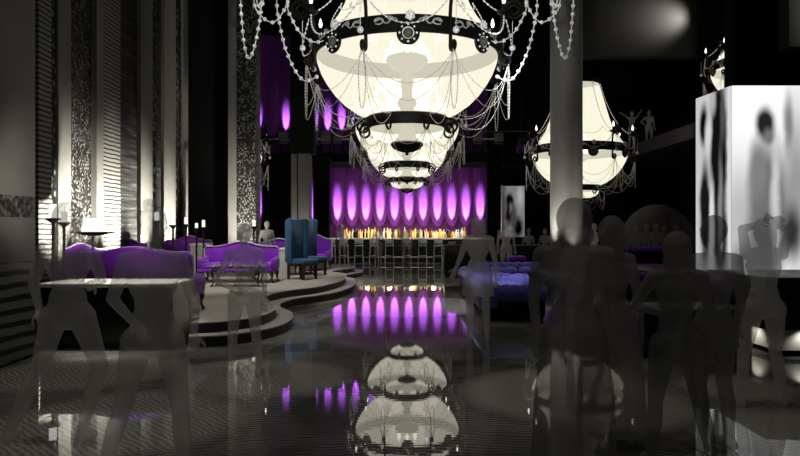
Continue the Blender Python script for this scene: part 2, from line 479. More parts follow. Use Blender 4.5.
# uplights along the left wall
for dd, p in ((12.3, 2100), (13.4, 2900), (14.8, 3200), (16.4, 2900), (18.4, 2100), (20.2, 1200)):
    spot((-5.0, dd, PH + .12), (-6.55, dd, 1.95), p, 54, 1, (1, .97, .88), .05)
spot((X(240, 15.6), 15.5, PH + .1), (X(240, 16.9), 17.0, 2.1), 750, 60, .9, (1, .97, .88), .04)
spot((X(303, 23.3), 23.3, PH + .1), (X(303, 24), 24, 2.0), 190, 80, .9, (1, .98, .92), .04)
spot((-3.2, 7.0, 1.9), (-4.27, 7.45, 2.0), 34, 84, 1, (1, .97, .88), .05)  # level spot added to brighten the near pier, no lamp seen there
# round column
spot((cx + .18, 14.42, .62), (cx + .12, 14.95, 1.7), 420, 46, .9, (1, .98, .9), .03)
spot((cx - .62, 14.9, .62), (cx - .34, 15.1, 3.0), 680, 50, .9, (1, .98, .9), .03)
spot((cx - .3, 12.6, 9.0), (cx, 15, 2.9), 130, 32, .7, (1, .98, .92), .1)
# streaks on the bulkheads
spot((11.52, 25.25, 9.75), (10.55, 26, 9.7), 560, 86, 1, (1, .97, .93), .3)
spot((12.8, 16.2, 7.4), (X(803, 17), 17.2, Z(15, 17)), 500, 50, 1, (1, .97, .93), .05)
spot((9.0, 20.6, 4.6), (9.45, 23.2, 4.64), 60, 40, 1, (1, .97, .93), .05)
# added downlights, fixtures unseen, brightening the platform, the foreground counter and the bar
spot((-3.4, 10.0, 7.5), (-2.9, 10.0, 0), 700, 46, .8, (1, .97, .9), .15)
spot((-3.4, 13.2, 6.5), (-3.6, 14.8, 0), 1500, 52, .8, (1, .97, .9), .15)
spot((-2.6, 17.0, 6.0), (-2.8, 18.6, 0), 900, 50, .8, (1, .97, .9), .15)
spot((-3.7, 8.9, 5.5), (-3.6, 8.65, .8), 1050, 25, .7, (1, .97, .9), .1)
for x_ in (-1.7, 2.0): spot((x_, 27.4, 4.3), (x_, 29.1, .9), 380, 66, .8, (1, .97, .9), .15)
spot((1.6, 9.2, 5.2), (2.0, 12.7, .4), 850, 34, .8, (.95, .95, 1), .15)  # unseen spot added to lift the blue sofas
for x_, y_, p in ((-2.6, 5.2, 420), (2.4, 5.0, 260), (.2, 16.6, 420)): spot((x_, y_, 12.6), (x_, y_ + .3, 0), p, 60, 1, (1, .97, .9), .3)  # soft overhead spots added to brighten the dark floor
for k in range(6): point((-2.6 + k * 1.05, 31.75, 1.32), 30, (1, .9, .7), .12)

spot((0.2, 3.2, 2.6), (.1, 11.2, 6.2), 1300, 50, .5, (1, .99, .95), .1)  # unseen upward spot added to whiten the nearest chandelier's beads
spot((-2.0, 14.2, 1.6), (.2, 19.5, 5.2), 420, 40, .6, (1, .99, .95), .1)  # same kind of added spot for the second chandelier's beads
# ------------------------------------------------------------------ chandelier
def spiral(cr, cz, r0, r1, a0, a1, n=18):
    return [(cr + (r0 + (r1 - r0) * i / n) * math.cos(a0 + (a1 - a0) * i / n), cz + (r0 + (r1 - r0) * i / n) * math.sin(a0 + (a1 - a0) * i / n)) for i in range(n + 1)]
def pol(pts, ang):  # (r, z) profile points to 3-D at an azimuth
    return [(r * math.cos(ang), r * math.sin(ang), z) for r, z in pts]
def sag(p0, p1, drop, n=24, bow=0.0):
    p0, p1 = Vector(p0), Vector(p1); out = []
    for i in range(n + 1):
        t = i / n; p = p0.lerp(p1, t); k = 4 * t * (1 - t); p.z -= drop * k
        h = Vector((p.x, p.y, 0))
        if h.length > 1e-4: p += h.normalized() * bow * k
        out.append(p)
    return out
def resample(pts, step):
    pts = [Vector(p) for p in pts]; out = [pts[0]]; acc = 0.0
    for a, b in zip(pts, pts[1:]):
        L = (b - a).length
        while acc + L >= step:
            t = (step - acc) / L; a = a.lerp(b, t); L = (b - a).length; out.append(a.copy()); acc = 0.0
        acc += L
    return out
def beads(mb, pts, r, step, thread=.006, u=8, v=5):
    for p in resample(pts, step): mb.ball(p, r, u, v)
    mb.tube(pts, thread, 4, False); return mb

ch = thing('chandelier', 'x', 'chandelier', (0, 0, 0), 0, 'cream bowl chandeliers')
upper = [(1.46, .08), (1.33, .26), (1.18, .46), (1.06, .68), (.95, 1.0), (.85, 1.35), (.74, 1.75), (.62, 2.16)]
bowl = [(1.50, -.08), (1.515, -.18), (1.50, -.28), (1.44, -.44), (1.35, -.60), (1.22, -.78), (1.06, -.94), (.86, -1.08), (.66, -1.17)]
MB().lathe(upper, 64).build('upper_shade', 'lamp_shade', ch)
MB().lathe(bowl, 64).build('bowl_shade', 'lamp_shade', ch)
MB().lathe([(.63, -1.33), (.61, -1.42), (.54, -1.50), (.40, -1.56), (.2, -1.585)], 48).build('lower_bowl', 'lamp_shade', ch)
band = MB().lathe([(1.50, -.16), (1.54, -.16), (1.55, 0), (1.54, .10), (1.47, .12), (1.44, .1)], 64, close=True).build('band', 'black_iron', ch)
ring = MB().lathe([(.62, -1.35), (.67, -1.35), (.69, -1.25), (.67, -1.15), (.62, -1.15)], 48, close=True).build('lower_ring', 'black_iron', ch)
MB().lathe([(.60, 2.12), (.66, 2.12), (.68, 2.2), (.62, 2.3), (.3, 2.42), (.1, 2.5), (.05, 2.7), (0, 2.7)], 40).build('crown', 'black_iron', ch)
rod = MB().tube([(0, 0, 2.65), (0, 0, 8.42)], .03, 8).build('suspension_rod', 'black_iron', ch)
MB().lathe([(0, .2), (.05, .2), (.05, 0), (.09, -.12), (.33, -.14), (.36, -.20), (.26, -.33), (.12, -.40), (.10, -.50), (.085, -.8), (.15, -.87), (.17, -.93), (.12, -1.0), (.09, -1.1), (.10, -1.3), (.16, -1.5), (.28, -1.6), (0, -1.6)], 32).build('stem', 'stem_grey', ch)
MB().lathe([(0, -1.595), (.26, -1.595), (.275, -1.625), (.22, -1.69), (.11, -1.735), (.03, -1.75), (.025, -1.79), (0, -1.80)], 32).build('dish', 'black_iron', ch)
for k in range(6):
    a = k * PI / 3 + PI / 6
    MB().lathe([(0, -.12), (.035, -.12), (.055, -.02), (.04, .08), (0, .15)], 10, (.27 * math.cos(a), .27 * math.sin(a), 0)).build('bulb', 'lamp_flame', ch)
NA = 8
for k in range(NA):
    a = -PI / 2 + PI / 8 + k * 2 * PI / NA
    c, s_ = math.cos(a), math.sin(a)
    prof = spiral(1.84, .40, .05, .19, R(20), R(20 + 520)) [::1]
    arm_pts = spiral(1.83, .42, .04, .17, R(-180 - 360), R(180), 26) + [(1.62, .2), (1.60, 0), (1.62, -.2)] + spiral(1.70, -.36, .09, .03, R(180), R(180 + 430), 18)
    arm = MB().tube(pol(arm_pts, a), .028, 7).build('arm', 'black_iron', ch)
    cr = 1.66
    MB().lathe([(0, .30), (.03, .30), (.04, .36), (.11, .40), (.12, .43), (.04, .43), (.035, .54), (0, .54)], 12, (cr * c, cr * s_, 0)).build('candle_cup', 'black_iron', arm)
    MB().lathe([(0, .54), (.022, .56), (.032, .61), (.016, .68), (0, .72)], 8, (cr * c, cr * s_, 0)).build('flame_bulb', 'lamp_flame', arm)
    MB().tube([(1.80 * c, 1.80 * s_, .02 + .24), (1.80 * c, 1.80 * s_, -.14)], .005, 4).ball((1.80 * c, 1.80 * s_, -.17), .05, 10, 8).build('crystal_drop', 'crystal', arm)
    # small scrolls under the lower ring
    rp = [(.69, -1.2), (.74, -1.22)] + spiral(.77, -1.36, .13, .03, R(80), R(80 - 470), 20)
    MB().tube(pol(rp, a), .02, 6).build('ring_scroll', 'black_iron', ch)
for k in range(NA):
    a = -PI / 2 + k * 2 * PI / NA
    M = Matrix.Rotation(a, 4, 'Z') @ Matrix.Translation((1.57, 0, -.20)) @ Matrix.Rotation(PI / 2, 4, 'Y')
    md = MB().lathe([(0, 0), (.16, 0), (.17, .02), (.15, .045), (.09, .05), (.085, .03)], 28, M=M).build('medallion', 'black_iron', ch)
    MB().lathe([(.072, .03), (.09, .05), (.10, .045), (.085, .03)], 24, M=M, close=True).build('setting_rim', 'crystal', md)
    mb = MB()
    t = bmesh.new(); bmesh.ops.create_uvsphere(t, u_segments=14, v_segments=8, radius=.075)
    bmesh.ops.transform(t, matrix=M @ Matrix.Translation((0, 0, .04)), verts=t.verts); mb.add(t)
    mb.build('glass_stone', 'stem_grey', md)
    for q in range(8):
        p = M @ Vector((.125 * math.cos(q * PI / 4), .125 * math.sin(q * PI / 4), .05)); MB().ball(p, .018, 8, 6).build('pearl', 'crystal', md)
    # white flower over the medallion
    mb = MB()
    for q in range(6):
        p = M @ Vector((-.26 + .045 * math.cos(q * PI / 3), .03 + .045 * math.sin(q * PI / 3), .03)); mb.ball(p, .034, 8, 6)
    mb.ball(M @ Vector((-.26, .03, .05)), .03, 8, 6); mb.build('flower', 'crystal', md)
    # silver scrollwork on the band, both sides of the medallion
    for sg in (-1, 1):
        mb = MB()
        def bp(th, z): aa = a + sg * th; return (1.565 * math.cos(aa), 1.565 * math.sin(aa), z)
        pts = [bp(.10 + .02 * q, .04 * math.sin(q * .9)) for q in range(9)] + [bp(.28 + .045 * math.cos(w), .045 * math.sin(w)) for w in [i * .5 for i in range(12)]]
        mb.tube(pts, .011, 5)
        pts = [bp(.17 + (.035 - .002 * i) * math.cos(i * .6 + 1), .03 + (.035 - .002 * i) * math.sin(i * .6 + 1)) for i in range(15)]
        mb.tube(pts, .010, 5)
        mb.build('scrollwork', 'silver', band)
for k in range(NA):
    a = -PI / 2 + PI / 8 + k * 2 * PI / NA; a2 = a + 2 * PI / NA
    P = lambda r, z, an: (r * math.cos(an), r * math.sin(an), z)
    beads(MB(), sag(P(.66, 2.15, a), P(1.66, .40, a), .32, 24, -.05), .017, .08).build('bead_strand', 'crystal', ch)
    beads(MB(), sag(P(1.66, .42, a), P(1.66, .42, a2), .52, 30, .22), .017, .08).build('bead_swag', 'crystal', ch)
    beads(MB(), sag(P(1.15, .62, a), P(1.15, .62, a2), .24, 24, .22), .012, .06, .004, 6, 4).build('bead_swag', 'crystal', ch)
    for dr, z1 in ((.30, -1.2), (.52, -1.22)):
        mb = MB(); beads(mb, sag(P(1.72, -.44, a), P(.80, z1, a + .06), dr, 22, .12), .008, .05, .004, 5, 4); mb.build('chain', 'silver', ch)
    for dr in (.30, .55):
        mb = MB(); beads(mb, sag(P(1.72, -.44, a), P(1.72, -.44, a2), dr + .2, 26, .1), .007, .05, .004, 5, 4); mb.build('chain', 'silver', ch)
        mb = MB(); beads(mb, sag(P(.80, -1.40, a), P(.80, -1.40, a2), dr, 18, .05), .007, .05, .004, 5, 4); mb.build('chain', 'silver', ch)
    mb = MB(); q0 = Vector(P(1.74, -.44, a)); tg = Vector((-math.sin(a), math.cos(a), 0)) * .06
    pts = [q0 + tg * (math.cos(w) * -1) * (1 if 0 < i < 20 else .3) + Vector((0, 0, -.85 * math.sin(w) ** .6 if math.sin(w) > 0 else 0)) for i, w in enumerate([j * PI / 20 for j in range(21)])]
    beads(mb, pts, .012, .05, .005, 5, 4); mb.build('chain_loop', 'silver', ch)

spots_c = [(.118, 11.2, 4.52, 'largest and nearest cream bowl chandelier with black band, hung in the centre'),
           (.205, 19.5, 4.58, 'second cream chandelier in the central row, seen just under the largest one'),
           (.267, 25.3, 4.58, 'farthest and smallest chandelier of the central row, in front of the purple curtain'),
           (5.88, 21.8, 4.06, 'cream chandelier half hidden behind the round grey column on the right'),
           (11.68, 21.4, 6.75, 'high chandelier peeking out above the black and white picture screens'),
           (-6.07, 21.8, 4.05, 'chandelier at the left showing only a sliver beside the speckled column')]
first = None
for i, (x_, y_, z_, lab) in enumerate(spots_c):
    c = ch if i == 0 else copy_tree(ch)
    c.location = (x_, y_, z_); c['label'] = lab
    # rods end at the ceiling
    for q in [o for o in bpy.data.objects if o.parent == c and o.name.startswith('suspension_rod')]:
        q.scale = (1, 1, (CEIL - z_ - 2.65) / 5.77); q.location.z = 2.65 - 2.65 * q.scale.z
# beaded garlands hanging from a wide hoop above the nearest chandelier
hoop_z = 1.55
MB().lathe([(2.33, hoop_z - .02), (2.37, hoop_z - .02), (2.37, hoop_z + .02), (2.33, hoop_z + .02)], 64, close=True).build('garland_hoop', 'black_iron', ch)
mb = MB()
for k in range(4):
    a = PI / 4 + k * PI / 2; mb.tube([(.5 * math.cos(a), .5 * math.sin(a), 2.36), (2.35 * math.cos(a), 2.35 * math.sin(a), hoop_z)], .012, 5)
mb.build('hoop_stay', 'black_iron', ch)
GD = 10.4
def gpt(px, py, d=GD): return Vector((X(px, d) - .118, d - 11.2, Z(py, d) - 4.52))
garl = [[(239, -46), (240.5, 0), (242.5, 28), (244.5, 46), (249, 59), (254, 48), (258, 30), (261, 8), (263, -46)],
        [(249, -46), (254, 2), (259, 13), (266, 20), (274, 22), (281, 15), (286, 6), (290, -8), (292, -46)],
        [(275, -46), (277, 8), (280, 26), (284, 44), (289, 58), (296, 72), (303, 80), (310, 80), (318, 76)],
        [(283, -46), (287, 4), (291, 17), (298, 30), (306, 38), (315, 42), (325, 40), (335, 33), (346, 18), (352, 2), (356, -30)],
        [(254, -46), (256, -4), (260, 8), (264, -4), (267, -46)]]
for gl in garl:
    for mir in (False, True):
        pts = [gpt(814 - a if mir else a, b) for a, b in gl]
        pts = [Vector(p) for p in smooth_curve(pts, 6)]
        beads(MB(), pts, .033, .135, .009).build('bead_garland', 'crystal', ch)

# ------------------------------------------------------------------ furniture
def camel_back(w, h0, hump, t, z0, n=24):
    pts = [(-w / 2, z0)]
    for i in range(n + 1):
        u = i / n * 2 - 1
        z = h0 + hump * math.exp(-(u / .42) ** 2) - .05 * abs(u) ** 8 + .03 * math.exp(-((abs(u) - .9) / .09) ** 2)
        pts.append((u * w / 2, z))
    pts.append((w / 2, z0)); return pts
def settee(label, loc, rz, w=1.74, dep=.72, mat='purple_velvet', h=.80, hump=.12, group='purple camel-back settees'):
    t = thing('settee', label, 'sofa', loc, rz, group)       # faces local -Y
    out = camel_back(w, h, hump, .1, .30)
    MB().prism(out, dep / 2 - .12, dep / 2, 'y', .025).build('backrest', mat, t)
    mb = MB(); mb.tube([(a, dep / 2 - .125, b) for a, b in out], .014, 6); o = mb.build('back_piping', 'piping', t); o['label'] = 'pale piping along the backrest edge'
    MB().box((0, -.02, .37), (w - .16, dep - .16, .16), .05, seg=3).build('seat', mat, t)
    MB().box((0, -.01, .275), (w - .04, dep - .06, .07), .015).build('seat_rail', mat, t)
    for sx in (-1, 1):
        pr = [(-dep / 2 + .06, .28), (-dep / 2 + .03, .52), (-dep / 2 + .12, .54), (dep / 2 - .2, .56), (dep / 2 - .08, .62), (dep / 2 - .06, .28)]
        MB().prism(pr, sx * w / 2 - (.10 if sx > 0 else 0), sx * w / 2 + (.10 if sx < 0 else 0), 'x', .03).build('armrest', mat, t)
        for sy in (-1, 1):
            bx, by = sx * (w / 2 - .08), sy * (dep / 2 - .08)
            MB().tube([(bx, by, .26), (bx + sx * .03, by + sy * .03, .20), (bx + sx * .015, by + sy * .015, .10), (bx + sx * .035, by + sy * .035, .03), (bx + sx * .05, by + sy * .05, 0.005)],
                      [.045, .04, .022, .02, .03], 8).build('leg', 'black_wood', t)
    return t
settee('purple settee turned away behind the white-topped foreground counter', (-3.82, 9.80, PH), PI, 1.70, .78, h=.88, hump=.08)
settee('purple camel-back settee facing out in the middle of the platform, low table in front', (X(236, 14.9), 15.2, PH), 0, 1.74, .74)
settee('purple settee turned away behind the small white counter in the middle left', (X(187, 17.6), 18.0, PH), PI, 1.25, .70, h=.9)
settee('purple settee close to the striped wall, far left behind the tall candle stands', (X(80, 12.6), 12.7, PH), R(35), .95, .66, h=.82)
settee('small purple settee between the first candle stand and the streaked wall', (X(117, 15), 15.6, PH), R(20), .9, .66, h=.86)
settee('purple settee directly behind the settee in the middle of the platform', (X(273, 17.9), 18.3, PH), R(-12), 1.5, .7, h=.82)
settee('purple settee half hidden right behind the tall blue chairs', (X(312, 19.2), 20.0, PH), R(-8), .9, .7, h=.90)

def counter(label, x0, x1, d0, d1, z0, h, group='white-topped counters', body='black_lacquer', side='ivory_panel'):
    t = thing('counter', label, 'counter', ((x0 + x1) / 2, (d0 + d1) / 2, z0), 0, group)
    w, dp = x1 - x0, d1 - d0
    MB().box((0, 0, (h - .05) / 2), (w - .04, dp - .04, h - .05), .005).build('cabinet', body, t)
    MB().box((0, 0, h - .025), (w, dp, .05), .008).build('top', 'white_top', t)
    MB().box((w / 2 - .012, 0, (h - .05) / 2), (.02, dp - .05, h - .06), .003).build('side_panel', side, t)
    return t
counter('long black-fronted counter with a bright white top in the left foreground', X(37.5, 8.22), X(173, 8.22), 8.22, 9.04, 0, .81)
counter('small white counter on the platform behind the foreground settee', X(189, 16.7), X(206, 16.7), 16.7, 17.3, PH, .84, body='ivory_panel')
counter('grey counter between the platform settee and the tall blue chairs', X(275, 16.4), X(287, 16.4), 16.4, 17.6, PH, .72, body='ivory_panel')
counter('low counter just right of the tall blue chairs', X(319, 21.0), X(327, 21.0), 20.6, 21.4, PH, .78, body='ivory_panel')

# tea table before the middle settee
t = thing('tea_table', 'low table with thin glass top and dark curved legs before the middle settee', 'table', (X(236, 13.9), 14.05, PH))
MB().box((0, 0, .43), (1.15, .5, .03), .008).build('tabletop', 'table_glass', t)
MB().box((0, 0, .395), (1.0, .4, .04), .008).build('apron', 'black_wood', t)
for sx in (-1, 1):
    for sy in (-1, 1):
        bx, by = sx * .46, sy * .17
        MB().tube([(bx, by, .39), (bx + sx * .04, by + sy * .03, .30), (bx, by, .14), (bx + sx * .02, by + sy * .02, .05), (bx + sx * .05, by + sy * .04, .005)], [.03, .03, .016, .014, .022], 8).build('leg', 'black_wood', t)

# tall blue chairs, facing right (local -Y is the front)
def tall_chair(label, loc, rz):
    t = thing('tall_chair', label, 'chair', loc, rz, 'tall-backed blue chairs')
    w, dp = .58, .58
    MB().box((0, dp / 2 - .06, .92), (w, .09, 1.04), .03).build('backrest', 'teal_velvet', t)
    for sx in (-1, 1):
        pr = [(dp / 2 - .02, .42), (dp / 2 - .02, 1.40), (dp / 2 - .14, 1.47), (dp / 2 - .24, 1.42), (dp / 2 - .20, .9), (dp / 2 - .22, .42)]
        MB().prism(pr, sx * (w / 2) - .03, sx * (w / 2) + .03, 'x', .012).build('wing', 'teal_velvet', t)
    MB().box((0, -.03, .43), (w - .02, dp - .06, .13), .04, seg=3).build('seat', 'teal_velvet', t)
    MB().box((0, -.03, .35), (w - .06, dp - .1, .05), .008).build('seat_frame', 'dark_wood', t)
    for sx in (-1, 1):
        for sy in (-1, 1):
            MB().box((sx * (w / 2 - .06), sy * (dp / 2 - .06), .175), (.055, .055, .35), .006).build('leg', 'dark_wood', t)
        MB().box((sx * (w / 2 - .06), 0, .14), (.03, dp - .16, .035), .004).build('stretcher', 'dark_wood', t)
    MB().box((0, -(dp / 2 - .06), .14), (w - .16, .03, .035), .004).build('stretcher', 'dark_wood', t)
    return t
tall_chair('nearer tall-backed blue chair with dark wooden legs on the platform', (X(302, 15.9), 15.95, PH), R(58))
tall_chair('tall-backed blue chair standing behind the other blue chair', (X(312, 17.2), 17.35, PH), R(62))

# candle stands
def candle_stand(label, px, pytop, d, h_c, r_c, z0=PH):
    x_ = X(px, d); zt = Z(pytop, d) - z0
    t = thing('candle_stand', label, 'candle stand', (x_, d, z0), 0, 'tall candle stands')
    b = zt - h_c
    MB().lathe([(0, 0), (r_c * 2.4, 0), (r_c * 2.4, .015), (.03, .04), (.022, .06), (.022, b - .12), (.03, b - .08), (r_c * 1.9, b - .02), (r_c * 2.0, b), (0, b)], 20).build('stand', 'black_iron', t)
    MB().lathe([(0, b), (r_c, b), (r_c, zt - .01), (r_c * .6, zt), (0, zt)], 16).build('candle', 'candle_glow', t)
candle_stand('tall candle stand at the far left in front of the striped wall', 53, 204, 10.6, .225, .058)
candle_stand('candle stand just right of the leftmost one', 64, 211, 11.2, .19, .055)
candle_stand('candle stand with the widest white candle behind the foreground settee', 93, 218, 12.0, .25, .19)
candle_stand('slim candle stand in front of the bright plain wall strip', 156.5, 212, 13.2, .17, .045)
candle_stand('candle stand left of the middle black pier', 173, 218, 15.2, .16, .045)
candle_stand('short candle stand beside the platform settee back', 186, 217, 15.8, .17, .04)
candle_stand('candle stand before the black pier, right of the row', 203.5, 220, 16.2, .17, .038)
candle_stand('candle stand at the right edge of the speckled pier', 254, 220, 15.95, .15, .04)
candle_stand('candle stand before the pale wall strip near the middle black pier', 196.5, 223, 16.0, .12, .035)

# chesterfield sofas (front of the seat towards local -Y)
def chesterfield(label, loc, rz, w=2.2, dep=.95):
    t = thing('chesterfield_sofa', label, 'sofa', loc, rz, 'blue tufted sofas')
    MB().box((0, 0, .21), (w - .1, dep - .1, .26), .03).build('base', 'charcoal_base', t)
    # rolled back and arms
    def roll(p0, p1, r):
        p0, p1 = Vector(p0), Vector(p1); mb = MB(); n = 26
        pts = [p0.lerp(p1, i / n) for i in range(n + 1)]
        rr = [r * (1 + .07 * math.sin(i * PI / 2 * 1.0)) * (.75 if i in (0, n) else 1) for i in range(n + 1)]
        return mb.tube(pts, rr, 18)
    zr = .46
    def body(axis):
        return None
    mb = roll((-w / 2 + .02, dep / 2 - .14, zr), (w / 2 - .02, dep / 2 - .14, zr), .15); mb.box((0, dep / 2 - .15, .35), (w - .06, .20, .28), .05); mb.build('backrest', 'blue_velvet', t)
    for sx in (-1, 1):
        mb = roll((sx * (w / 2 - .14), -dep / 2 + .02, zr - .02), (sx * (w / 2 - .14), dep / 2 - .02, zr - .02), .145)
        mb.box((sx * (w / 2 - .15), 0, .33), (.18, dep - .12, .22), .04); mb.build('armrest', 'blue_velvet', t)
    nc = 3; cw = (w - .56) / nc
    for k in range(nc):
        mb = MB(); mb.ball((-(w - .56) / 2 + cw * (k + .5), -.08, .40), (cw / 2 - .02, dep / 2 - .17, .12), 20, 12)
        mb.build('seat_cushion', 'blue_velvet', t)
    mb = MB()
    for k in range(int(w / .22)):
        for q in range(2):
            mb.ball((-w / 2 + .35 + k * .22 + q * .11, dep / 2 - .285, .47 + q * .09), (.02, .012, .02), 8, 6)
    mb.build('tuft_button', 'charcoal_base', t)
    for sx in (-1, 1):
        for sy in (-1, 1): MB().lathe([(0, 0), (.022, 0), (.04, .06), (.045, .10), (0, .10)], 12, (sx * (w / 2 - .12), sy * (dep / 2 - .1), 0)).build('leg', 'black_wood', t)
    return t
chesterfield('nearer blue tufted sofa with its rolled arm towards us, beside the dance floor', (1.86, 11.75, 0), R(90), 2.3, 1.05)
chesterfield('farther blue tufted sofa behind the nearer blue one', (1.98, 14.35, 0), R(90), 2.3, 1.25)
chesterfield('blue tufted sofa facing the other two across the low booth wall', (2.95 - .75 + .62, 17.0, 0), R(0), 1.7, .95)

# ------------------------------------------------------------------ bar
bar = thing('bar_counter', 'long black bar with a bright white top under the purple curtain', 'bar', (0.3, 29.6, 0))
MB().box((0, 0, .5), (7.5, .6, 1.0), .01).build('front_panel', 'black_lacquer', bar)
MB().box((0, -.03, 1.03), (7.7, .74, .06), .012).build('bar_top', 'white_top', bar)
MB().tube([(-3.7, -.42, .22), (3.7, -.42, .22)], .025, 8).build('foot_rail', 'chrome', bar)
bb = thing('back_bar', 'lit back bar shelf holding the row of glowing bottles', 'shelf', (0.15, 31.4, 0))
MB().box((0, 0, .48), (7.0, .5, .96), .01).build('cabinet', 'black_lacquer', bb)
MB().box((0, 0, .98), (7.1, .54, .04), .004).build('lit_shelf', 'shelf_light', bb)
# bottles
protos = {}
def bottle(col, x_, y_, s_, wid):
    key = (col, wid)
    if key not in protos:
        prof = {0: [(0, 0), (.04, 0), (.042, .02), (.042, .19), (.03, .23), (.015, .26), (.015, .32), (.018, .33), (0, .335)],
                1: [(0, 0), (.052, 0), (.055, .02), (.055, .15), (.035, .19), (.016, .22), (.016, .27), (.02, .29), (0, .295)],
                2: [(0, 0), (.035, 0), (.036, .02), (.034, .22), (.02, .29), (.013, .32), (.013, .38), (0, .385)]}[wid]
        o = MB().lathe(prof, 12).build('bottle', 'bottle_' + col); protos[key] = o
    else:
        o = protos[key].copy(); COL.objects.link(o)
    o.location = (x_, y_, 1.0); o.scale = (s_, s_, s_)
    shape = ['straight', 'squat', 'tall slim'][wid]
    tag(o, f'{shape} {col} bottle glowing on the lit back bar shelf', 'bottle', f'{shape} {col} bottles on the back bar')
xx = X(345, 31.3); row = 0
while xx < X(467, 31.3):
    col = rnd.choice(['amber', 'clear', 'clear', 'golden', 'golden', 'clear', 'green', 'brown', 'golden', 'dark'])
    kind = rnd.choice([0, 0, 1, 2])
    bottle(col, xx, 31.3 + (-.12, .12)[row], rnd.uniform(1.05, 1.18) if kind == 1 else rnd.uniform(1.15, 1.45), kind)
    xx += .074; row = 1 - row
# bar stools
def stool():
    t = thing('bar_stool', 'x', 'stool', (0, 0, 0), 0, 'bar stools in front of the bar')
    MB().box((0, 0, .74), (.38, .38, .06), .02).build('seat', 'stool_grey', t)
    MB().box((0, -.18, .93), (.38, .03, .22), .012).build('backrest', 'stool_grey', t)
    for sx in (-1, 1):
        for sy in (-1, 1): MB().tube([(sx * .16, sy * .16, .72), (sx * .19, sy * .19, 0.005)], .016, 6).build('leg', 'stool_grey', t)
        MB().tube([(sx * .165, -.17, .72), (sx * .165, -.185, .95)], .014, 6).build('back_post', 'stool_grey', t)
    mb = MB(); q = .178
    mb.tube([(-q, -q, .30), (q, -q, .30), (q, q, .30), (-q, q, .30), (-q, -q, .30)], .012, 6); mb.build('footrest', 'stool_grey', t)
    return t
st = stool()
ords = ['first', 'second', 'third', 'fourth', 'fifth', 'sixth', 'seventh', 'eighth']
for i, px in enumerate((331, 344, 359, 374, 389.5, 407, 422.5, 438)):
    c = st if i == 0 else copy_tree(st)
    c.location = (X(px, 28.75), 28.75, 0); c['label'] = f'grey bar stool with low back, {ords[i]} from the left along the bar'

# dark booths and low tables on the right
def booth(name, label, cat, x0, x1, d0, d1, h, topmat='black_leather', body='black_lacquer', group=None):
    t = thing(name, label, cat, ((x0 + x1) / 2, (d0 + d1) / 2, 0), 0, group)
    w, dp = x1 - x0, d1 - d0
    MB().box((0, 0, (h - .06) / 2), (w - .04, dp - .04, h - .06), .01).build('body', body, t)
    MB().box((0, 0, h - .03), (w, dp, .06), .015).build('top', topmat, t)
    return t
principled('grey_top', (.055, .054, .05), .45, 0, .3)
booth('low_cabinet', 'low dark cabinet in front of the round column beside the blue sofas', 'cabinet', 2.88, 4.0, 10.7, 14.2, .60, 'grey_top')
booth('low_cabinet', 'nearest low black cabinet behind the dark figures on the right', 'cabinet', 2.78, 4.06, 7.6, 8.35, .57, 'grey_top')
booth('low_cabinet', 'low dark cabinet in front of the far purple bench', 'cabinet', 5.25, 6.9, 13.3, 16.0, .60, 'grey_top')
booth('low_cabinet', 'black booth wall between the bar end and the blue sofas', 'cabinet', X(444, 20), X(545, 20), 20, 20.6, .98, 'grey_top')
def bench(label, x0, x1, d, zs, zb):
    t = thing('bench', label, 'bench', ((x0 + x1) / 2, d, 0), 0, 'purple benches on the right')
    w = x1 - x0
    if zb: MB().box((0, .30, zb / 2), (w, .05, zb - .1), .01).build('back_board', 'black_lacquer', t)
    MB().box((0, 0, (zs - .1) / 2), (w, .55, zs - .1), .01).build('base', 'black_lacquer', t)
    MB().box((0, -.02, zs - .04), (w, .6, .12), .04).build('seat', 'purple_velvet', t)
    if zb: MB().box((0, .28, zb - .06), (w, .1, .12), .03).build('backrest', 'purple_velvet', t)
bench('long purple bench with a backrest under the dark domed hood', X(630, 18), X(672, 18), 18, .50, .98)
bench('purple cushioned bench left of the round column', X(511, 18), X(529, 18), 18.6, .70, 0)
bench('purple bench just right of the round column', X(580, 17.5), X(600, 17.5), 17.6, .92, 0)
for px, e in ((650, 18), (520, 18), (590, 17)):
    spot((X(px, 17.6), 17.2, 3.2), (X(px, 18), 18, .5), 14, 40, .8, (.9, .6, 1), .05)
# white bowl on the booth wall
o = MB().lathe([(0, 0), (.06, 0), (.11, .06), (.12, .10), (.10, .10), (.08, .05), (0, .03)], 20).build('bowl', 'white_top'); o.location = (X(452, 20.2), 20.25, .98)
tag(o, 'small white bowl on the corner of the black booth wall', 'bowl')
# dark domed hood over the booth
t = thing('domed_hood', 'large dark see-through domed hood over the purple bench', 'canopy', (X(657, 21), 21, 0))
mb = MB(); mb.lathe([(1.14 * math.cos(R(a)), .95 + 1.30 * math.sin(R(a))) for a in range(0, 91, 6)], 40); mb.build('dome', 'hood_film', t)
for k in range(5):
    a = k * 2 * PI / 5 + .3
    MB().tube([(1.12 * math.cos(a), 1.12 * math.sin(a), 0), (1.12 * math.cos(a), 1.12 * math.sin(a), 1.0)], .03, 8).build('post', 'black_iron', t)

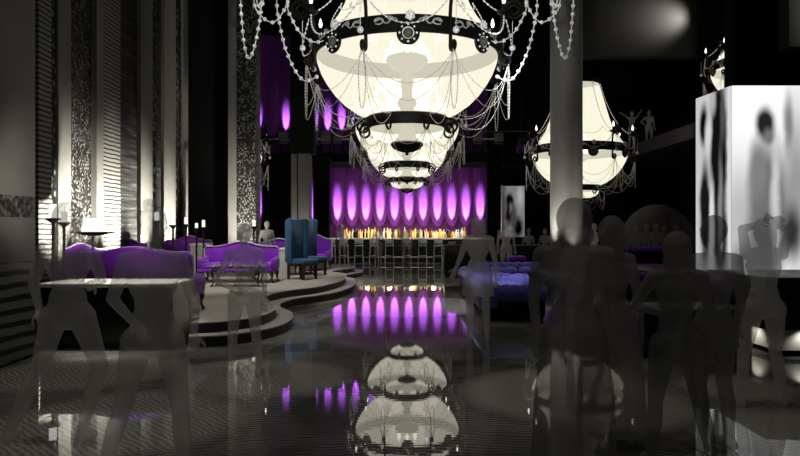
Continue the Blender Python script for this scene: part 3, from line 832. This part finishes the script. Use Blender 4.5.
# counter with lit plinth at the right edge
t = thing('lit_counter', 'black counter with glowing white plinth at the right edge', 'counter', (5.4, 8.35, 0))
MB().box((0, 0, .63), (2.4, 1.5, .60), .01).build('body', 'black_lacquer', t)
MB().box((.06, .04, .20), (2.2, 1.38, .25), .01).build('plinth', 'plinth_white', t)
MB().box((.1, .1, .04), (2.0, 1.2, .07), .005).build('foot', 'matte_black', t)
for k, (dx, dy) in enumerate(((-1.11, -.25), (-.72, -.72), (-.1, -.72))):
    spot((5.4 + dx - (.10 if k == 0 else 0), 8.35 + dy - (.0 if k == 0 else .06), .315), (5.4 + dx + (.05 if k == 0 else 0), 8.35 + dy + (0 if k == 0 else .06), .1), 2.2, 120, .8, (1, .98, .9), .015)

# balcony seats and tables
def balcony_table(label, px, d=30.6, w=.9):
    t = thing('balcony_table', label, 'table', (X(px, d), d, 4.9), 0, 'white tables on the balcony')
    MB().box((0, 0, .74), (w, .7, .05), .01).build('tabletop', 'white_top', t)
    MB().lathe([(0, 0), (.22, 0), (.22, .02), (.04, .05), (.035, .71), (0, .71)], 16).build('pedestal', 'black_iron', t)
def balcony_chair(label, px, d=30.45):
    t = thing('balcony_chair', label, 'chair', (X(px, d), d, 4.9), 0, 'dark chairs on the balcony')
    MB().box((0, 0, .45), (.44, .44, .06), .015).build('seat', 'stem_grey', t)
    MB().box((0, -.2, .74), (.44, .04, .4), .015).build('backrest', 'stem_grey', t)
    for sx in (-1, 1):
        for sy in (-1, 1): MB().tube([(sx * .19, sy * .19, .44), (sx * .2, sy * .2, 0.004)], .018, 6).build('leg', 'black_iron', t)
balcony_table('white balcony table in the gap left of the black central pier', 279, 31.2, .95)
balcony_table('white balcony table just right of the black central pier', 320, 31.2)
balcony_table('white balcony table closest to the big chandelier bowl', 343, 31.2)
balcony_table('white balcony table at the right end near the hanging chains', 488, 31.2)
for px, lb in ((284, 'dark balcony chair left of the black central pier'), (314, 'dark balcony chair right beside the black central pier'), (326, 'dark balcony chair between two white tables'), (338, 'dark balcony chair next to the bowl of the big chandelier'), (477, 'dark balcony chair right of the chandelier bowl'), (498, 'dark balcony chair at the right end of the balcony')):
    balcony_chair(lb, px)
t = thing('balcony_sofa', 'small purple sofa at the right end of the back balcony', 'sofa', (X(527, 30.7), 30.7, 4.9))
MB().box((0, 0, .22), (.9, .6, .36), .04).build('seat', 'purple_velvet_deep', t)
MB().box((.1, .28, .45), (.9, .14, .6), .05).build('backrest', 'purple_velvet_deep', t)
rl = thing('balcony_railing', 'thin dark railing along the front of the back balcony', 'railing', (0, 30.1, 4.9))
MB().tube([(X(262, 30), 0, .98), (X(545, 30), 0, .98)], .02, 6).build('handrail', 'stem_grey', rl)
for k in range(9):
    x_ = X(263 + k * 35, 30.1); MB().tube([(x_, 0, 0), (x_, 0, .98)], .012, 6).build('post', 'black_iron', rl)
for px, p in ((282, 90), (328, 90), (490, 60)): spot((X(px, 31.3), 31.3, 7.6), (X(px, 31.3), 31.2, 4.9), p, 80, .8, (1, .9, .95), .1)

# ------------------------------------------------------------------ picture screens
def bl(L, cx, cy, kx, ky):   # blobs measured on the picture: (x, y, half width, half height, tone, softness)
    return [((a - cx) * kx, (cy - b) * ky, c * abs(kx), d * ky, t, f) for a, b, c, d, t, f in L]
picture('screen_picture_front', 1.0, bl([
    (740, 222, 20, 55, .74, .8), (797, 190, 13, 75, .60, .8), (769, 208, 20, 66, .44, .4), (758, 170, 9, 28, .50, .6), (764, 248, 18, 34, .42, .6), (746, 262, 14, 16, .42, .9),
    (789, 124, 4.5, 26, .52, .8), (792, 232, 9, 24, .22, .7), (766, 124, 9, 16, .16, .45), (769, 137, 5, 8, .45, .7), (776, 190, 4, 50, .80, .9)], 780.4, 179.5, 1 / 51, 1 / 51), 1.0, ('x', 'z'), .12)
picture('screen_picture_side', .84, bl([
    (705, 122, 4.5, 20, .08, .5), (720, 150, 8.5, 75, .10, .3), (706, 210, 5.5, 50, .12, .4), (722, 232, 6.5, 40, .20, .4), (710, 132, 3.2, 16, .90, .7), (713, 222, 2.6, 38, .95, .7),
    (714, 100, 3, 12, .75, .8), (722, 205, 2, 40, .55, .9), (730.5, 180, 1.8, 110, .92, .5), (724, 120, 2, 22, .35, .9)], 713.5, 180, -1.28 / 35, 1 / 48), .85, ('y', 'z'), .12)
picture('screen_picture_far', .55,
        [(.18, .0, .14, 1.0, .60, .7), (-.12, .38, .13, .24, .02, .5), (-.13, -.05, .17, .42, .10, .6), (-.08, .12, .05, .16, .45, .8), (.16, -.55, .18, .38, .02, .6), (-.3, 0, .06, 1.0, .35, .7),
         (.26, .55, .1, .3, .75, .8), (.05, -.15, .08, .3, .30, .9)], .7, ('x', 'z'), .2)
p0 = Vector((X(732.5, 13), 13)); z0, z1 = Z(273.5, 13), Z(85.5, 13)
t = thing('picture_screen', 'large lit two-sided screen with a blurred pale figure on its front', 'screen', (p0.x, 13, (z0 + z1) / 2))
hh = z1 - z0
MB().box((.93, .70, 0), (1.80, 1.30, hh - .02), .005).build('housing', 'black_lacquer', t)
o = MB().box((0, 0, 0), (1.86, .04, hh), .004).build('front_picture', 'screen_picture_front', t, loc=(.93, .02, 0))
o['label'] = 'white front picture with a blurred pale figure'
# side face is a separate slightly turned panel
sd = MB().box((0, 0, 0), (.03, 1.28, hh), .003).build('side_picture', 'screen_picture_side', t)
sd.location = (-.062, .69, 0); sd.rotation_euler = (0, 0, R(4.6)); sd['label'] = 'dark streaked side picture'
MB().box((.93, .6, -(hh / 2 + z0 / 2) - .0), (.5, .5, z0), .01).build('foot', 'matte_black', t)
zf0, zf1 = Z(237, 23), Z(186, 23)
t = thing('hanging_screen', 'small hanging black and white picture screen right of the bar', 'screen', (X(513, 23), 23, (zf0 + zf1) / 2))
MB().box((0, .12, 0), (.74, .2, zf1 - zf0), .01).build('housing', 'silver', t)
MB().box((.04, 0, 0), (.72, .04, zf1 - zf0), .004).build('front_picture', 'screen_picture_far', t)
MB().box((-.37, .06, 0), (.05, .2, zf1 - zf0 + .04), .004).build('side_edge', 'silver', t)
for sx in (-.3, .3): MB().tube([(sx, .1, (zf1 - zf0) / 2), (sx, .1, CEIL - (zf0 + zf1) / 2)], .008, 5).build('hanging_wire', 'black_iron', t)

# ------------------------------------------------------------------ people
def cone_caps(mb, a, b, ra, rb, seg=12):
    a, b = Vector(a), Vector(b); d = b - a; L = d.length
    if L < 1e-4: return
    prof = []
    for k in range(4): th = R(-90 + 30 * k); prof.append((ra * math.cos(th) if k else 0, ra * math.sin(th)))
    for k in range(4): th = R(30 * k); prof.append((rb * math.cos(th) if k < 3 else 0, L + rb * math.sin(th)))
    M = d.to_track_quat('Z', 'Y').to_matrix().to_4x4(); M.translation = a
    mb.lathe(prof, seg, M=M)
def person(label, loc, rz, s=1.0, mat='figure_grey', voxel=.011, arms=None, legs=None, skirt=None, hair='short', lean=(0, 0), group=None, female=True, head_turn=(0, 0), detail=True):
    mb = MB(); V = Vector
    hipx, shx = (.10, .165) if female else (.09, .19)
    lx, ly = lean
    pel = V((0, 0, .95)); wai = V((lx * .3, ly * .3, 1.09)); che = V((lx * .75, ly * .75, 1.28)); nb = V((lx, ly, 1.43))
    hd = nb + V((head_turn[0], head_turn[1] + .015, .175))
    mb.ball(pel + V((0, .0, -.02)), (.165, .115, .13), 16, 12); cone_caps(mb, pel, wai, .115, .10, 16)
    mb.ball((pel + wai) / 2, (.135, .095, .13), 16, 12)
    mb.ball(che, (.155 if female else .175, .105, .17), 16, 12); cone_caps(mb, wai, che, .105, .12, 16)
    if female:
        for sx in (-1, 1): mb.ball(che + V((sx * .07, .075, .0)), (.06, .055, .06), 10, 8)
    cone_caps(mb, che + V((0, 0, .1)), nb, .09, .06); cone_caps(mb, nb, hd - V((0, 0, .06)), .052, .05)
    mb.ball(hd, (.076, .096, .118), 20, 14)                                   # skull
    mb.ball(hd + V((0, .035, -.065)), (.052, .055, .055), 12, 8)               # jaw
    cone_caps(mb, hd + V((0, .088, .01)), hd + V((0, .112, -.025)), .012, .016, 8)   # nose
    mb.ball(hd + V((0, .085, -.062)), (.024, .014, .010), 8, 6)                # lips
    for sx in (-1, 1):
        mb.ball(hd + V((sx * .077, -.005, -.01)), (.014, .022, .032), 8, 6)    # ears
        mb.ball(hd + V((sx * .032, .083, .022)), (.02, .014, .012), 8, 6)      # brows and lids
    if hair == 'short': mb.ball(hd + V((0, -.018, .022)), (.088, .098, .108), 16, 12)
    elif hair == 'bob':
        mb.ball(hd + V((0, -.022, .0)), (.105, .105, .128), 16, 12); mb.ball(hd + V((0, -.05, -.09)), (.11, .07, .08), 16, 12)
    elif hair == 'long':
        mb.ball(hd + V((0, -.02, .02)), (.09, .10, .112), 16, 12); cone_caps(mb, hd + V((0, -.06, .0)), hd + V((0, -.09, -.28)), .085, .06)
    elif hair == 'big': mb.ball(hd + V((0, -.03, .04)), (.20, .18, .19), 20, 14); mb.ball(hd + V((0, -.04, -.1)), (.21, .13, .14), 16, 12)
    elif hair == 'bun': mb.ball(hd + V((0, -.018, .022)), (.086, .097, .108), 16, 12); mb.ball(hd + V((0, -.07, .12)), .05, 10, 8)
    A = {'l': ((-.23, -.02, 1.13), (-.25, .06, .88)), 'r': ((.23, -.02, 1.13), (.25, .06, .88))}
    A.update(arms or {})
    for k, sx in (('l', -1), ('r', 1)):
        sh = nb + V((sx * shx, 0, -.035)); el = V(A[k][0]); wr = V(A[k][1])
        cone_caps(mb, nb + V((sx * .05, 0, -.02)), sh, .055, .055); cone_caps(mb, sh, el, .052, .038); cone_caps(mb, el, wr, .038, .026)
        dr = (wr - el).normalized(); sd_ = dr.cross(V((0, 1, .01)))
        if sd_.length < .1: sd_ = dr.cross(V((1, 0, 0)))
        sd_.normalize(); up = dr.cross(sd_).normalized()
        pc = wr + dr * .06
        cone_caps(mb, wr, pc + dr * .015, .026, .036)
        if detail:
            for q in range(4):
                off = (q - 1.5) * .021; L = (.066, .078, .074, .058)[q]
                b0 = pc + dr * .03 + sd_ * off; b1 = b0 + dr * L * .55 + up * .006; b2 = b1 + dr * L * .4 + up * .022
                cone_caps(mb, pc + sd_ * off * .8, b0, .013, .0105, 8); cone_caps(mb, b0, b1, .0105, .010, 8); cone_caps(mb, b1, b2, .010, .009, 8)
            t0 = wr + dr * .025 + sd_ * .03 * sx; t1 = t0 + dr * .035 + sd_ * .035 * sx; t2 = t1 + dr * .035 + sd_ * .008 * sx
            cone_caps(mb, t0, t1, .014, .012, 8); cone_caps(mb, t1, t2, .012, .010, 8)
        else: mb.ball(pc + dr * .03, (.04, .03, .05), 8, 6)
    Lg = {'l': ((-.11, .03, .50), (-.12, -.02, .08)), 'r': ((.11, .03, .50), (.12, -.02, .08))}
    Lg.update(legs or {})
    for k, sx in (('l', -1), ('r', 1)):
        hp = pel + V((sx * hipx, 0, -.05)); kn = V(Lg[k][0]); an = V(Lg[k][1])
        cone_caps(mb, hp, kn, .098, .058, 14); cone_caps(mb, kn, kn.lerp(an, .4) + V((0, -.02, 0)), .056, .056); cone_caps(mb, kn.lerp(an, .4) + V((0, -.02, 0)), an, .056, .036)
        ft = V((an.x + sx * .02, an.y + .16, an.z - .045)); he = V((an.x, an.y - .035, an.z - .04))
        cone_caps(mb, an, he, .036, .036); cone_caps(mb, an + V((0, .01, -.015)), ft, .036, .028); cone_caps(mb, he, ft, .034, .03)
    if skirt:
        z_hem, r_hem = skirt
        mb.lathe([(0, 1.1), (.125, 1.1), (.185, .95), (r_hem * .8 + .03, (z_hem + .95) / 2), (r_hem, z_hem), (0, z_hem)], 28)
    me = bpy.data.meshes.new('tmp'); mb.b.to_mesh(me); mb.b.free()
    zmin = min(v.co.z for v in me.vertices)
    tmp = bpy.data.objects.new('tmp', me); COL.objects.link(tmp)
    rm = tmp.modifiers.new('r', 'REMESH'); rm.mode = 'VOXEL'; rm.voxel_size = voxel
    sm = tmp.modifiers.new('s', 'SMOOTH'); sm.iterations = 3; sm.factor = .5
    dg = bpy.context.evaluated_depsgraph_get()
    out = bpy.data.meshes.new_from_object(tmp.evaluated_get(dg))
    bpy.data.objects.remove(tmp); bpy.data.meshes.remove(me)
    out.materials.clear(); out.materials.append(MATS[mat])
    zmin = min(v.co.z for v in out.vertices)
    out.transform(Matrix.Scale(s, 4) @ Matrix.Translation((0, 0, -zmin)))
    for p in out.polygons: p.use_smooth = True
    o = bpy.data.objects.new('person', out); COL.objects.link(o); o.location = loc; o.rotation_euler = (0, 0, rz)
    return tag(o, label, 'person', group)
GH = 'grey see-through figures on the dance floor'
# local +Y is where they face; rz = pi faces the camera
UP = {'l': ((-.215, -.03, 1.63), (-.03, -.06, 1.68)), 'r': ((.215, -.03, 1.61), (.03, -.11, 1.69))}
AKIMBO = {'l': ((-.36, -.06, 1.19), (-.18, .04, 1.02)), 'r': ((.36, -.06, 1.19), (.18, .04, 1.02))}
person('grey see-through person striding with feet wide at the far left', (X(68, 4.7), 4.7, 0), 0, .98,
       arms={'l': ((-.24, -.02, 1.15), (-.23, .05, .93)), 'r': ((.22, .05, 1.16), (.10, .2, 1.12))},
       legs={'l': ((-.24, .06, .50), (-.40, -.04, .08)), 'r': ((.21, .05, .52), (.16, -.14, .09))}, hair='bob', group=GH, voxel=.0095)
person('tall grey see-through person standing legs apart before the white-topped counter', (X(153, 3.85), 3.85, 0), 0, .945,
       arms={'l': ((-.24, -.02, 1.16), (-.16, .10, 1.00)), 'r': ((.26, -.02, 1.15), (.22, .10, .93))},
       legs={'l': ((-.20, .05, .50), (-.30, -.02, .08)), 'r': ((.15, .05, .50), (.22, -.02, .08))}, hair='bun', group=GH, voxel=.0095)
person('grey see-through person with hands on hips before the curved platform step', (X(245, 6.8), 6.8, 0), PI, .90, arms={'l': ((-.22, -.02, 1.14), (-.23, .06, .90)), 'r': ((.34, -.02, 1.08), (.14, .10, 1.0))}, legs={'l': ((-.13, .04, .5), (-.16, 0, .08)), 'r': ((.13, .04, .5), (.16, 0, .08))}, hair='short', group=GH, voxel=.0095)
person('grey see-through person standing at the near end of the blue sofas', (X(478, 8.9), 8.9, 0), 0, .97, arms={'l': ((-.24, .0, 1.15), (-.30, .12, .98))}, hair='bob', group=GH, skirt=(.62, .22))
person('grey see-through person standing behind the blue sofas below the hanging screen', (X(506, 19.2), 19.2, 0), PI, 1.0, mat='figure_grey', hair='short', group=GH, voxel=.016, female=False, detail=False)
person('large dark see-through person in a long coat, nearest to us before the round column', (X(574, 3.75), 3.75, 0), 0, .97, mat='figure_dark', hair='bob', group=GH, voxel=.0095, female=False, skirt=(.12, .25), arms={'l': ((-.24, -.02, 1.15), (-.20, .08, .93))})
person('smaller grey see-through person with legs apart right before the round column', (X(580, 7.4), 7.4, 0), 0, .90, hair='short', group=GH,
       legs={'l': ((-.10, .05, .50), (-.12, .0, .08)), 'r': ((.16, .10, .52), (.26, .0, .10))})
person('dark see-through person in a long dress right of the round column', (X(611, 4.6), 4.6, 0), R(20), .92, mat='figure_dark', hair='bob', skirt=(.12, .26), group=GH, voxel=.0095)
person('dark see-through person with round head standing before the low black cabinet', (X(677, 4.15), 4.15, 0), R(-10), .86, mat='figure_dark', hair='bob', group=GH, voxel=.0095, arms={'l': ((-.30, -.02, 1.18), (-.10, .14, 1.12))},
       legs={'l': ((-.14, .04, .5), (-.18, 0, .08)), 'r': ((.16, .04, .5), (.24, 0, .08))})
person('dark see-through person standing left of the person with raised arms', (X(714, 4.5), 4.5, 0), R(15), .92, mat='figure_dark', hair='short', group=GH, voxel=.0095, female=False)
person('grey see-through person with both arms folded over the head before the lit screen', (X(764, 5.6), 5.6, 0), 0, .92, hair='long', arms=UP, group=GH, voxel=.0095,
       legs={'l': ((-.16, .05, .50), (-.22, .0, .08)), 'r': ((.13, .05, .50), (.16, .0, .08))})
# far figures
FARG = 'faint figures farther back'
person('faint grey figure behind the middle purple settee', (X(268, 17.2), 17.05, PH), 0, .82, mat='figure_dark', hair='short', group=FARG, voxel=.018, detail=False)
for px, lb in ((342, 'faint grey figure standing at the left end of the bar'), (378, 'faint grey figure standing at the bar below the second bright swag'), (407, 'faint grey figure standing at the middle of the bar')):
    person(lb, (X(px, 27.9), 27.9, 0), 0, .95, mat='figure_faint', group=FARG, voxel=.02, detail=False, female=px == 378)
for px, lb in ((528.5, 'dim figure left of the round column, farther from it'), (545, 'dim figure close beside the left edge of the round column')):
    person(lb, (X(px, 22.5), 22.5, 0), PI, .86, mat='figure_faint', group=FARG, voxel=.02, detail=False)
for i, px in enumerate((636, 647, 656, 665, 676)):
    person(f'dim figure standing under the domed hood, {ords[i]} from the left', (X(px, 20.6 + .2 * (i % 2)), 20.6 + .25 * (i % 2), 0), PI, .92 + .02 * (i % 3), mat='figure_faint', group=FARG, voxel=.02, detail=False)
person('pale figure with raised arms just right of the round column', (X(594, 18.6), 18.6, 0), PI, .95, mat='figure_pale', group=FARG, voxel=.016, detail=False, arms={'l': ((-.30, .0, 1.50), (-.42, .0, 1.72)), 'r': ((.30, .0, 1.50), (.44, .0, 1.66))})
ZB = 4.91
person('dim figure with both arms raised on the right balcony', (9.75 + .1, X(1, 1) * 0 + 28.2, ZB), PI, .9, mat='figure_grey', group=FARG, voxel=.018, detail=False, arms={'l': ((-.28, .0, 1.52), (-.40, .0, 1.70)), 'r': ((.30, .0, 1.52), (.48, .0, 1.62))})
person('dim figure with a hand on the hip on the right balcony', (10.5, 28.0, ZB), PI, .9, mat='figure_grey', group=FARG, voxel=.018, detail=False, arms={'r': AKIMBO['r']})

# ------------------------------------------------------------------ world, camera, view
w = bpy.data.worlds.new('World'); S.world = w; w.use_nodes = True
bg = w.node_tree.nodes['Background']; bg.inputs[0].default_value = (.95, .97, 1, 1); bg.inputs[1].default_value = .022
cam = bpy.data.cameras.new('Camera'); co = bpy.data.objects.new('Camera', cam); COL.objects.link(co)
co.location = (0, 0, EYE); co.rotation_euler = (PI / 2, 0, 0); cam.sensor_width = 36; cam.lens = F / 800 * 36; cam.clip_end = 200
S.camera = co
S.view_settings.view_transform = 'Standard'; S.view_settings.look = 'None'; S.view_settings.exposure = 0; S.view_settings.gamma = 1
S.view_settings.use_curve_mapping = False
S.cycles.use_denoising = True
S.cycles.transparent_max_bounces = 40
S.cycles.max_bounces = 6
